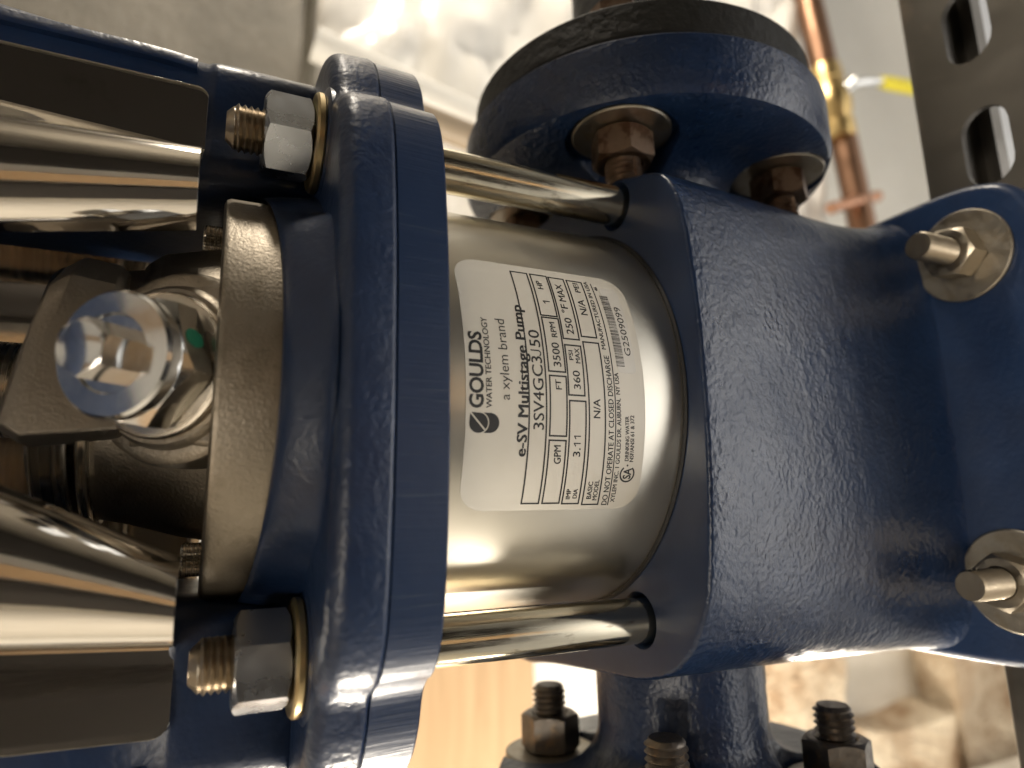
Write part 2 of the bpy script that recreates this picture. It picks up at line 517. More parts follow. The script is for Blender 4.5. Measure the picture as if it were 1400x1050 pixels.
rf = .0150 * cos(pi / 6); best = None
for deg in range(0, 60):
    m_ = mp(.0010) @ Matrix.Rotation(radians(deg), 4, 'Z')
    for k in range(6):
        a_ = pi / 6 + k * pi / 3; e_ = (pix(m_ @ Vector((cos(a_) * rf, sin(a_) * rf, .0046))) - Vector((252, 466))).length
        if best is None or e_ < best[0]: best = (e_, m_, a_)
mh, bestk = best[1], best[2]
nb = nut_bm(.0300, .0088, .004)
obj('plug_hexagon', nb, M_PLUG, plug, mh, angle=28)
bm = bmesh.new(); lathe(bm, [(.0124, 0), (.0130, .0006), (.0130, .0034), (.0124, .0041), (.0082, .0044), (.0078, .0036), (.0050, .0036)], 120)
obj('plug_collar', bm, M_PLUG, plug, mp(.0096), angle=25)
bm = head_bm(.0116, .0085)
obj('plug_screw_head', bm, M_PLUG, plug, mp(.0130) @ Matrix.Rotation(radians(22), 4, 'Z'), angle=28)
# green inspection dot on one flat of the hexagon
bm = bmesh.new()
segs = 28; base = Vector((cos(bestk) * (rf + .00006), sin(bestk) * (rf + .00006), .0048)); tg = Vector((-sin(bestk), cos(bestk), 0))
loft(bm, [[tuple(base + tg * (.0021 * cos(2 * pi * k / segs)) + Vector((0, 0, .0027 * sin(2 * pi * k / segs))) + h * Vector((cos(bestk), sin(bestk), 0))) for k in range(segs)] for h in (0, .00008)])
obj('green_dot', bm, M_GREEN, plug, mh)

# ---- shaft coupling above the housing
bm = bmesh.new()
lathe(bm, [(.0272, .0735), (.0272, .0750), (.0316, .0757), (.0322, .0765), (.0322, .0825), (.0314, .0835), (.0130, .0840), (.0120, .0850), (.0120, .14)], 110)
cpl = obj('shaft_coupling', bm, M_CASTM, pump, angle=30)
bm = bmesh.new()
o = [(-.015, -.0330), (-.0135, -.0368), (.0090, -.0385), (.0190, -.0362), (.0262, -.0285), (.0300, -.0120), (-.015, .0)]
zt_ = lambda x, z: z - .0011 * (x - .006) / .01 * (1.6 if z > .075 else -.6)
loft(bm, [[(x * .96, y * .97, zt_(x, .0655)) for x, y in o], [(x, y, zt_(x, .0668)) for x, y in o], [(x + (.0012 if x > .015 else -.002 if x < -.01 else 0), y, zt_(x, .0790)) for x, y in o], [(x * .94, y * .955, zt_(x, .0832)) for x, y in o], [(x * .80, y * .86, zt_(x, .0845)) for x, y in o]])
obj('coupling_yoke', bm, M_CASTD, cpl, angle=25, bevel=.0012, segs=3)
bm = bmesh.new(); lathe(bm, [(.0016, 0), (.0016, .0008), (.0008, .0008)], 20)
obj('set_screw', bm, M_DARKSCREW, cpl, axis_mat((-.0058, -.0379, .0738), (0, -1, .02)))

# ---- polished coupling guards
def guard(sec_fn, zs, name, thick=.0008):
    bm = bmesh.new(); rings = []
    for z in zs: rings.append(sec_fn(z))
    vs = loft(bm, rings, closed=False, cap0=False, cap1=False)
    bmesh.ops.recalc_face_normals(bm, faces=bm.faces)
    o = obj(name, bm, M_GUARD, pump, angle=50)
    s = o.modifiers.new('solid', 'SOLIDIFY'); s.thickness = thick; s.offset = 0
    b = o.modifiers.new('bevel', 'BEVEL'); b.width = .00025; b.segments = 2; b.limit_method = 'ANGLE'; b.angle_limit = radians(50)
    return o


def bulge(s, e, yf, yb, y_end):
    """rolled edge: from x=s (flank) to x=e (free edge), crest at y=yf"""
    c = (s + e) / 2; a = (s - e) / 2; out = []
    for k in range(11):
        t = pi * k / 10 * .93
        out.append((c + a * cos(t), yb + (yf - yb) * sin(t) ** .8))
    return out


def sec_up(z):
    t = (z - .0515) / .036
    ec = 0
    if z < .0555: ec = (1 - sqrt(max(0, 1 - ((.0555 - z) / .0029) ** 2))) * .003
    fo = .0807 + .0002 * t - ec; fi = .0655 + .0022 * t
    s = .0525 - .0012 * t; e = .0325 - .0066 * t
    fi -= .0032; pts = [(fo, -.0236), (lerp(fo, fi, .5), -.0236), (fi + .001, -.0236), (fi - .0004, -.0241), (fi - .0022, -.0265), (s + .0042, -.0320)] + bulge(s, e, -.0500, -.0385, 0)
    return smooth_poly([(x, y, z) for x, y in pts], 4, False)


def sec_dn(z):
    t = (z - .0500) / .030
    ec = 0
    if z < .055: ec = (1 - sqrt(max(0, 1 - ((.055 - z) / .004) ** 2))) * .004
    fo = -.0807 + .0010 * t + ec; fi = -.0615 + .0022 * t
    s = -.0588 + .0022 * t; e = -.0415 + .0150 * t - .0008 * t * t
    pts = [(fo, -.0236), (lerp(fo, fi, .5), -.0236), (fi - .001, -.0236), (fi + .0004, -.0245), (lerp(fi, s, .5), -.0300)] + bulge(s, e, -.0495, -.0365, 0)
    return smooth_poly([(x, y, z) for x, y in pts], 4, False)


ZU = [.0515 + .0012, .0529, .0532, .0537, .0542, .0548, .0555] + [.0555 + .0035 * k for k in range(1, 30)]
ZD = [.0511, .0513, .0516, .0520, .0526, .0533, .054, .055] + [.055 + .0035 * k for k in range(1, 30)]
guard(sec_up, ZU, 'coupling_guard')
guard(sec_dn, ZD, 'coupling_guard')
guard(lambda z: smooth_poly([(x, y, z) for x, y in [(.080, .042), (.066, .042), (.058, .048), (.045, .056), (.025, .061), (0, .063), (-.025, .061), (-.045, .056), (-.058, .048), (-.066, .042), (-.080, .042)]], 6, False), [.0475 + .008 * k for k in range(22)], 'coupling_guard')

# ---- rating label wrapped on the sleeve
def P2(u, v, h):  # u arc mm (reader's left to right), v mm down from sleeve top, h height above steel (mm)
    a = u / 62.; R = TR + h / 1000
    return Vector((R * sin(a), -R * cos(a), -v / 1000))


def skew(u, t): return t - .042 * u if t > 18 else t - (.025 + (t - 5) * .0013) * u


def patch(name, outline, h0, h1, m, parent, step=3.0, fn=P2):
    """flat outline (u,v) -> thin wrapped sheet: cut along u so that it bends"""
    bm = bmesh.new(); vs = [bm.verts.new((u, v, 0)) for u, v in outline]; bm.faces.new(vs)
    u0 = min(p[0] for p in outline); u1 = max(p[0] for p in outline); u = math.floor(u0 / step) * step + step
    while u < u1:
        bmesh.ops.bisect_plane(bm, geom=bm.verts[:] + bm.edges[:] + bm.faces[:], plane_co=(u, 0, 0), plane_no=(1, 0, 0)); u += step
    top = bmesh.ops.extrude_face_region(bm, geom=bm.faces[:])
    tv = [g for g in top['geom'] if isinstance(g, bmesh.types.BMVert)]
    for v in tv: v.co.z = 1
    for v in bm.verts: v.co = fn(v.co.x, v.co.y, h1 if v.co.z > .5 else h0)
    return obj(name, bm, m, parent, angle=40)


def rrect(u0, u1, t0, t1, r, sk=skew, n=8):
    pts = []
    for cx, cy, a0 in ((u1 - r, t1 - r, 0), (u0 + r, t1 - r, 90), (u0 + r, t0 + r, 180), (u1 - r, t0 + r, 270)):
        for k in range(n + 1):
            a = radians(a0 + 90 * k / n); x = cx + r * cos(a); y = cy + r * sin(a); pts.append((x, sk(x, y)))
    return pts


lsk = lambda u, t: t - lerp(.028, .036, (t - 5) / 50) * u
label = patch('rating_label', rrect(-34.4, 31.2, 5.65, 55.6, 6.5, lsk), .0, .12, M_LABEL, pump)
stick = patch('serial_sticker', rrect(1.6, 27.2, 48.0, 53.6, 1.2, lambda u, t: t - .043 * (u - 1.5) - .25), .12, .17, M_STICK, label)

# text -------------------------------------------------------------
def text_mesh(s, off=0., shear=0., spacing=1.):
    cu = bpy.data.curves.new('t', 'FONT'); cu.body = s; cu.size = 1; cu.offset = off; cu.resolution_u = 3; cu.fill_mode = 'BOTH'; cu.extrude = 0
    cu.shear = shear; cu.space_character = spacing
    o = bpy.data.objects.new('t', cu); COL.objects.link(o); dg = bpy.context.evaluated_depsgraph_get()
    me = bpy.data.meshes.new_from_object(o.evaluated_get(dg)); bpy.data.objects.remove(o); bpy.data.curves.remove(cu)
    return me


_h = text_mesh('H'); CAPH = max(v.co.y for v in _h.vertices)
PR = bmesh.new(); BARS = bmesh.new()


def put_text(s, uL, vL0, vL1, uR, vR0, vR1, off=0., dbl=True, into=None, spacing=1., dh=0.):
    """quad map: left top/bottom (cap line/baseline) and right top/bottom"""
    if dbl and off == 0 and dh < .01:
        put_text(s, uL + .05, vL0, vL1, uR + .05, vR0, vR1, off, False, into, spacing, dh + .003); put_text(s, uL, vL0 + .05, vL1 + .05, uR, vR0 + .05, vR1 + .05, off, False, into, spacing, dh + .006); uL -= .05; uR -= .05
    me = text_mesh(s, off, 0, spacing); x0 = min(v.co.x for v in me.vertices); x1 = max(v.co.x for v in me.vertices)
    tgt = into or PR; vs = []
    for v in me.vertices:
        a = (v.co.x - x0) / (x1 - x0); b = v.co.y / CAPH
        u = lerp(uL, uR, a); vv = lerp(lerp(vL1, vR1, a), lerp(vL0, vR0, a), b)
        vs.append(tgt.verts.new(P2(u, vv, .165 + dh)))
    for p in me.polygons:
        try: tgt.faces.new([vs[i] for i in p.vertices])
        except ValueError: pass
    bpy.data.meshes.remove(me)


def strip(u0, v0, u1, v1, w, into=None, h=.165):
    n = max(1, int(abs(u1 - u0) / 2.5)); d = Vector((u1 - u0, v1 - v0)).normalized(); nx, ny = -d.y * w / 2, d.x * w / 2
    tgt = into or PR; prev = None
    for k in range(n + 1):
        t = k / n; u = lerp(u0, u1, t); v = lerp(v0, v1, t)
        c = (tgt.verts.new(P2(u + nx, v + ny, h)), tgt.verts.new(P2(u - nx, v - ny, h)))
        if prev: tgt.faces.new((prev[0], prev[1], c[1], c[0]))
        prev = c


def frame(u0, v00, v01, u1, v10, v11, w=.42):
    e = w / 2
    strip(u0 - e, v00, u1 + e, v10, w); strip(u0 - e, v01, u1 + e, v11, w); strip(u0, v00 + e, u0, v01 - e, w); strip(u1, v10 + e, u1, v11 - e, w)


def poly(pts, into=None, h=.165):
    tgt = into or PR; tgt.faces.new([tgt.verts.new(P2(u, v, h)) for u, v in pts])


def one(u, v0, v1, w=.27):
    strip(u, v0, u, v1, w); strip(u - .75, v0 + .62, u + w * .3, v0 + w * .3, w, h=.168)


put_text('GOULDS', -9.4, 6.75, 10.15, 9.0, 6.55, 9.75, .030, spacing=.95)
put_text('WATER TECHNOLOGY', -9.2, 10.95, 12.35, 12.9, 10.05, 11.5)
put_text('a xylem brand', -7.1, 14.55, 16.9, 12.9, 13.7, 16.15, dbl=False)
for du, dv, dh in ((0, 0, 0), (.13, 0, .001), (.26, 0, .002), (0, .10, .003), (.26, .10, .004)): put_text('e-SV Multistage Pump', -20.5 + du, 19.35 + dv, 21.9 + dv, 17.4 + du, 18.7 + dv, 21.35 + dv, 0, False, dh=dh)
put_text('3SV4GC3', -13.8, 23.45, 26.25, 4.05, 22.7, 25.55); put_text('50', 6.5, 22.6, 25.45, 10.9, 22.4, 25.3)
strip(5.55, 22.65, 5.55, 24.75, .34)
for k in range(6):
    a0, a1 = pi / 2 * k / 3.6, pi / 2 * (k + 1.08) / 3.6
    strip(4.85 + .70 * cos(a0), 24.72 + .70 * sin(a0), 4.85 + .70 * cos(a1), 24.72 + .70 * sin(a1), .34, h=.166 + k * .001)
frame(-32.5, 23.0, 27.7, 28.7, 20.6, 25.3)
frame(15.5, 26.7, 31.4, 28.7, 26.2, 31.0); frame(-15.2, 28.0, 32.7, -.5, 27.55, 32.15)
frame(.6, 27.4, 32.1, 15.0 - .1, 26.8, 31.5); frame(-32.5, 28.7, 33.45, -16.3, 28.0, 32.7)
put_text('GPM', -22.1, 30.0, 31.9, -17.5, 29.45, 31.3); put_text('FT', -3.8, 29.3, 30.9, -1.4, 29.1, 30.6)
put_text('3500', 1.9, 28.85, 30.95, 8.1, 28.6, 30.65); put_text('RPM', 9.6, 29.0, 30.6, 13.7, 28.7, 30.2)
one(19.9, 28.05, 30.1); put_text('HP', 23.8, 27.5, 29.1, 26.5, 27.4, 28.95)
frame(9.5, 32.3, 36.9, 28.5, 31.55, 36.1); frame(-5.0, 32.9, 37.5, 7.8, 32.4, 37.0); frame(-32.7, 34.3, 39.1, -6.4, 33.1, 37.75)
put_text('IMP', -31.4, 35.1, 36.3, -28.7, 34.9, 36.15); put_text('DIA', -31.2, 37.0, 38.2, -28.7, 36.9, 38.05)
put_text('3.', -20.2, 35.1, 37.1, -18.1, 35.0, 37.0); one(-16.9, 34.95, 36.9); one(-15.1, 34.85, 36.8); put_text('360', -3.4, 34.4, 36.3, 1.2, 34.1, 36.1)
put_text('PSI', 3.9, 33.4, 34.55, 6.4, 33.3, 34.45); put_text('MAX', 3.2, 35.25, 36.5, 7.1, 35.1, 36.4)
put_text('250', 10.9, 33.5, 35.55, 15.5, 33.35, 35.4); put_text('\u00b0F', 17.0, 33.2, 35.1, 19.6, 33.1, 35.05); put_text('MAX', 20.6, 33.1, 35.05, 26.3, 32.95, 34.9)
frame(10.6, 37.7, 42.25, 28.3, 37.0, 41.6); frame(-33.0, 40.2, 45.0, 9.1, 37.85, 42.5)
put_text('BASIC', -31.4, 41.1, 42.45, -26.7, 40.85, 42.15); put_text('MODEL', -31.8, 42.95, 44.25, -26.2, 42.65, 43.9)
put_text('N/A', -10.4, 40.15, 42.1, -5.6, 39.95, 41.95); put_text('N/A', 17.1, 38.8, 40.8, 21.9, 38.6, 40.6); put_text('PEI', 24.4, 38.85, 40.4, 27.6, 38.7, 40.25)
put_text('DO NOT OPERATE AT CLOSED DISCHARGE', -33.2, 46.05, 47.6, 5.9, 43.65, 45.15); put_text('MANUFACTURED IN USA', 7.6, 43.4, 44.6, 28.8, 42.3, 43.45)
strip(-33.3, 48.05, 28.4, 44.55, .32)
put_text('XYLEM INC. 1 GOULDS DR. AUBURN,  NY USA', -32.4, 48.55, 49.8, 1.5, 46.4, 47.6)
put_text('46', 25.9, 45.3, 46.3, 27.3, 45.2, 46.2)
put_text('DRINKING WATER', -21.1, 50.6, 51.75, -9.6, 49.6, 50.7); put_text('NSF/ANSI 61 & 372', -21.3, 52.1, 53.25, -9.3, 51.15, 52.3)
poly([(-22.3 + .28 * cos(a * pi / 6), 51.7 + .28 * sin(a * pi / 6)) for a in range(12)])
# certification mark: open ring with SA
cu_, cv_ = -24.6, 52.0
for k in range(22):
    a0 = radians(38 + 284 * k / 22); a1 = radians(38 + 284 * (k + 1) / 22)
    poly([(cu_ + r * cos(a), cv_ - r * sin(a)) for r, a in ((2.3, a0), (2.3, a1), (1.85, a1), (1.85, a0))])
put_text('SA', cu_ - 1.35, cv_ - 1.1, cv_ + 1.15, cu_ + 1.6, cv_ - 1.15, cv_ + 1.1, .03)
# leaf emblem
c1 = (-12.75, 9.25); R1 = 2.35
leafp = [(-10.3, 7.0)] + [(c1[0] + R1 * cos(radians(a)), c1[1] - R1 * sin(radians(a))) for a in range(78, 372, 12)]
def clip(pts, a, b, side):
    out = []; f = lambda p: ((b[0] - a[0]) * (p[1] - a[1]) - (b[1] - a[1]) * (p[0] - a[0])) * side
    for i in range(len(pts)):
        p, q_ = pts[i - 1], pts[i]; fp, fq = f(p), f(q_)
        if (fp > 0) != (fq > 0): t = fp / (fp - fq); out.append((lerp(p[0], q_[0], t), lerp(p[1], q_[1], t)))
        if fq > 0: out.append(q_)
    return out
g = .14; d0, d1 = (-10.2, 6.9), (-14.6, 11.15)
poly(clip(leafp, (d0[0] - g, d0[1] - g), (d1[0] - g, d1[1] - g), 1)); poly(clip(leafp, (d0[0] + g, d0[1] + g), (d1[0] + g, d1[1] + g), -1))
up = []; dn = []
for k in range(25):
    u = lerp(-15.05, -10.35, k / 24)
    dd = (R1 + .28) ** 2 - (u - c1[0]) ** 2; vt = c1[1] + sqrt(max(0, dd)) if dd > 0 else c1[1]
    e2 = 2.36 ** 2 - (u + 12.7) ** 2; vb = 12.1 + sqrt(max(0, e2))
    up.append((u, min(max(vt, 10.4), vb))); dn.append((u, vb))
for k in range(24): 
    if up[k + 1][1] < dn[k + 1][1] - 1e-4 or up[k][1] < dn[k][1] - 1e-4: poly([up[k], up[k + 1], dn[k + 1], dn[k]])
# serial sticker print
rb = random.Random(5); u = 3.3
while u < 24.4:
    w = rb.choice((.12, .12, .2, .3)); v0 = 47.35 - (u - 3) * .0605; 
    quad = [(u, v0), (u + w, v0), (u + w, v0 + 2.55), (u, v0 + 2.55)]
    BARS.faces.new([BARS.verts.new(P2(a, b, .20)) for a, b in quad]); u += w + rb.choice((.10, .10, .16, .24))
put_text('G2509099', 6.4, 50.35, 52.2, 20.9, 49.6, 51.6, 0., dh=.05)
for v in PR.verts:
    pass
pm = finish(PR, 180, 'printed_lettering')
for v in pm.vertices:  # lift print clear of the sticker
    pass
obj('printed_lettering', pm, M_PRINT, label)
obj('barcode', BARS, M_BARS, label)

# ---- pump body casting
def outline(right, left): return [(x, y) for x, y, z in smooth_poly([(x, y, 0) for x, y in right] + [(x, y, 0) for x, y in reversed(left)], 5)]


outB = outline([(0, -.0697), (.02, -.0693), (.04, -.0675), (.054, -.0648), (.0622, -.0605), (.0665, -.0545), (.0700, -.0455), (.0740, -.0330), (.0785, -.0100), (.0810, .0200), (.0820, .0420), (.0800, .0590), (.0660, .0700), (.0400, .0740), (0, .0750)],
               [(-.02, -.0693), (-.04, -.0675), (-.055, -.0650), (-.0645, -.0605), (-.0715, -.0550), (-.0770, -.0470), (-.0810, -.0330), (-.0830, -.0100), (-.0860, .0200), (-.0890, .0420), (-.0860, .0590), (-.0700, .0700), (-.0400, .0740)])
outD = outline([(0, -.0567), (.02, -.0566), (.040, -.0560), (.054, -.0547), (.0630, -.0515), (.0690, -.0455), (.0728, -.0380), (.0752, -.0270), (.0768, -.0080), (.0770, .0180), (.0770, .0400), (.0740, .0580), (.0620, .0680), (.0360, .0710), (0, .0720)],
               [(-.02, -.0566), (-.042, -.0560), (-.060, -.0547), (-.0715, -.0518), (-.0785, -.0465), (-.0820, -.0380), (-.0838, -.0270), (-.0842, -.0080), (-.0842, .0180), (-.0842, .0400), (-.0800, .0580), (-.0660, .0680), (-.0360, .0710)])
outF = outline([(0, -.0615), (.02, -.0614), (.040, -.0609), (.058, -.0592), (.0680, -.0555), (.0735, -.0500), (.0755, -.0400), (.0760, -.0270), (.0760, -.0080), (.0762, .0180), (.0762, .0400), (.0750, .0620), (.0640, .0740), (.0380, .0760), (0, .0760)],
               [(-.02, -.0614), (-.044, -.0609), (-.063, -.0594), (-.0755, -.0562), (-.0812, -.0500), (-.0836, -.0400), (-.0842, -.0270), (-.0842, -.0080), (-.0842, .0180), (-.0842, .0400), (-.0810, .0620), (-.0680, .0740), (-.0380, .0760)])
halfC = [(0, -.0975), (.03, -.0975), (.05, -.0970), (.0620, -.0955), (.0725, -.0895), (.0775, -.0800), (.0795, -.0660), (.0797, -.040), (.0797, -.01), (.0797, .03), (.0797, .06), (.0770, .0840), (.0640, .0960), (.0400, .0975), (0, .0975)]
outC = [(x - (.0030 if x > 0 else .0050), y) for x, y, z in smooth_poly([(x, y, 0) for x, y in mirror_half(halfC)], 5)]
def mixo(A_, B_, t): return [(lerp(a[0], b[0], t), lerp(a[1], b[1], t)) for a, b in zip(A_, B_)]
bm = bmesh.new(); rings = [ring_z(inset(outB, .0030), -.0690)]
for k in range(0, 7):
    t = k / 6 * pi / 2; rings.append(ring_z(inset(outB, .0012 * (1 - sin(t))), -.0690 - .0012 * (1 - cos(t))))
for z, e in [(-.074, .02), (-.082, .08), (-.092, .18), (-.105, .33), (-.12, .53), (-.135, .73), (-.148, .90), (-.158, 1.0)]:
    rings.append(ring_z(mixo(outB, outD, e), z))
for k in range(1, 12):
    t = k / 11 * pi / 2
    rings.append(ring_z(mixo(outD, outF, 1 - cos(t)), -.158 - .0295 * sin(t)))
loft(bm, rings)
bmesh.ops.triangulate(bm, faces=[f for f in bm.faces if len(f.verts) > 4])
body = obj('pump_body', bm, M_BLUE, pump, angle=50)
# countersunk seats where the four tie rods enter the casting
cut = bmesh.new()
for sx in (-1, 1):
    for sy in (-1, 1):
        lathe(cut, [(.0066, -.0750), (.0069, -.0715), (.0074, -.0700), (.0086, -.0680)], 48, Matrix.Translation((sx * RX, sy * RY, 0)))
co = bpy.data.objects.new('cut', finish(cut)); COL.objects.link(co); co.matrix_basis = Matrix.Identity(4)
bo = body.modifiers.new('b', 'BOOLEAN'); bo.object = co; bo.operation = 'DIFFERENCE'; bo.solver = 'EXACT'; bo.use_self = False
bpy.context.view_layer.update()
nm_ = bpy.data.meshes.new_from_object(body.evaluated_get(bpy.context.evaluated_depsgraph_get()))
body.modifiers.clear(); body.data = nm_; nm_.materials.append(M_BLUE3)
for p_ in nm_.polygons:
    if p_.center.z > -.0705 and p_.normal.z > .95 or (p_.center.z > -.079 and min(hypot(p_.center.x - a_, p_.center.y - b_) for a_ in (-RX, RX) for b_ in (-RY, RY)) < .0112 and abs(p_.normal.z) > .05): p_.material_index = 1
bpy.data.objects.remove(co)
nm_.polygons.foreach_set('use_smooth', [True] * len(nm_.polygons)); nm_.set_sharp_from_angle(angle=radians(50)); nm_.update()
bm = bmesh.new(); rings = [ring_z(outC, -.2008), ring_z(outC, -.1895)]
for k in range(7):
    t = k / 6 * pi / 2; rings.append(ring_z(inset(outC, .0030 * (1 - cos(t))), -.1895 + .0030 * sin(t)))
loft(bm, rings)
bmesh.ops.triangulate(bm, faces=[f for f in bm.faces if len(f.verts) > 4])
base = obj('pump_base', bm, M_BLUE2, pump, angle=50)

# base bolts
bn_me = finish(nut_bm(.0180, .0085, .0046), 28, 'hex_nut'); bn_me.materials.append(M_NICKEL)
bw_me = finish(washer_bm(.0160, .0048, .0018), 40, 'washer'); bw_me.materials.append(M_WASH)
bs_me = finish(stud_bm(.0047, .0250, .00185, .10), 50, 'threaded_end'); bs_me.materials.append(M_NICKEL)
for sx, sy, rl in ((1, -1, .30), (-1, -1, .15), (1, 1, .6), (-1, 1, .2)):
    T = Matrix.Translation(((.0506 if sx > 0 else -.0577), (-.0727 if sy < 0 else .080), -.1868))
    a = obj('anchor_bolt', bs_me, M_NICKEL, pump, T)
    obj('washer', bw_me, M_WASH, a, T @ Matrix.Translation((0, 0, .0003)))
    obj('hex_nut', bn_me, M_NICKEL, a, T @ Matrix.Translation((0, 0, .0021)) @ Matrix.Rotation(rl, 4, 'Z'))

# ---- port flanges: (side, face x, centre y, centre z)
PC = {1: (.0930, .0010, -.1090), -1: (-.1210, .0, -.1090)}
fn_me = finish(nut_bm(.0215, .0105, .0062), 28, 'hex_nut'); fn_me.materials.append(M_BOLT)
fnd_me = finish(nut_bm(.0215, .0125, .0062), 28, 'hex_nut'); fnd_me.materials.append(M_BOLTD)
fw_me = finish(washer_bm(.0168, .0065, .0020), 40, 'washer'); fw_me.materials.append(M_WASH)
fs_me = finish(stud_bm(.0062, .0195, .0020, .25), 50, 'threaded_end'); fs_me.materials.append(M_BOLT)
fsd_me = finish(stud_bm(.0062, .0240, .0020, .25), 50, 'threaded_end'); fsd_me.materials.append(M_BOLTD)
for sx in (1, -1):
    fx, cy, cz = PC[sx]
    ccz = cz + (.0020 if sx > 0 else 0)
    tf = axis_mat((0, cy, ccz), (sx, 0, 0)); a = abs(fx); R = .0708 if sx > 0 else .0650
    lip = .0030; th = .0185; nr = .0320 if sx > 0 else .0290
    bm = bmesh.new()
    prof = [(nr, .050)]
    for k in range(10):
        t = k / 9 * pi / 2; prof.append((nr + .016 * (1 - cos(t)), a - lip - .012 + .0115 * sin(t)))
    prof += [(R - .005, a - lip), (R - .0015, a - lip + .0010), (R, a - lip + .0040), (R, a + th - .001), (R - .001, a + th)]
    lathe(bm, prof, 128)
    pf = obj('port_flange', bm, M_BLUE, pump, tf, angle=40)
    # spot faces milled for the nuts
    cutb = bmesh.new()
    for sy in (-1, 1):
        for sz in (-1, 1):
            c = Vector((fx, cy + sy * (.0355 if sx > 0 else .0350), cz + sz * (.0357 if sx > 0 else .0335)))
            lathe(cutb, [(.0188, 0), (.0188, .002), (.0200, .008), (.0206, .030)], 56, axis_mat(c, (-sx, 0, 0)))
    cut_boolean(pf, cutb, 40)
    dy, dz = (.0355, .0357) if sx > 0 else (.0350, .0335)
    for sy in (-1, 1):
        for sz in (-1, 1):
            c = Vector((fx, cy + sy * dy, cz + sz * dz))
            T = axis_mat(c, (-sx, 0, 0))
            nm, sm = (fn_me, fs_me) if sx > 0 else (fnd_me, fsd_me)
            fb = obj('washer', fw_me, M_WASH, pf, T @ Matrix.Translation((0, 0, .0002)))
            obj('hex_nut', nm, M_BOLT, pf, T @ Matrix.Translation((0, 0, .0024)) @ Matrix.Rotation(.35 * (1 + sy) + .2 * sz + .15, 4, 'Z'))
            obj('threaded_end', sm, M_BOLT, pf, T @ Matrix.Translation((0, 0, .0006)))

# ================================================================== pipework bolted to the ports
fx, cy, cz = PC[1]; cz += .0020; a = fx + .0185
dp = thing('discharge_pipe', 'black iron pipe with round companion flange bolted above the pump port', 'pipe', (a, cy, cz))
tf = axis_mat((0, cy, cz), (1, 0, 0))
bm = bmesh.new(); lathe(bm, [(.056, a + .0002), (.056, a + .0022)], 96); obj('gasket', bm, M_GASKET, dp, tf)
bm = bmesh.new(); lathe(bm, [(.060, a + .0023), (.0655, a + .0026), (.0665, a + .0040), (.0665, a + .0150), (.065, a + .0165), (.037, a + .0170), (.034, a + .019), (.032, a + .034), (.029, a + .037)], 110)
fl = obj('companion_flange', bm, M_BLACK, dp, tf, angle=35)
bm = bmesh.new(); lathe(bm, [(.0242, a + .03), (.0242, a + .55)], 48); obj('pipe_run', bm, M_BLACK, dp, tf)
bh = finish(nut_bm(.0215, .0085, .0008, False), 28, 'bolt_head'); bh.materials.append(M_BOLT)
for sy in (-1, 1):
    for sz in (-1, 1):
        obj('bolt_head', bh, M_BOLT, dp, axis_mat((a + .0172, cy + sy * .0355, cz - .0020 + sz * .0357), (1, 0, 0)), angle=28)
fx, cy, cz = PC[-1]; a = -fx + .0185
sp = thing('suction_pipe', 'dark iron pipe with companion flange below the lower pump port', 'pipe', (-a, cy, cz))
tf = axis_mat((0, cy, cz), (-1, 0, 0))
bm = bmesh.new(); lathe(bm, [(.058, a + .0006), (.0625, a + .001), (.0635, a + .0030), (.0635, a + .0150), (.062, a + .0165), (.037, a + .0170), (.029, a + .037)], 96)
obj('companion_flange', bm, M_BLACK, sp, tf)
bm = bmesh.new(); lathe(bm, [(.0242, a + .03), (.0242, a + .55)], 48); obj('pipe_run', bm, M_BLACK, sp, tf)

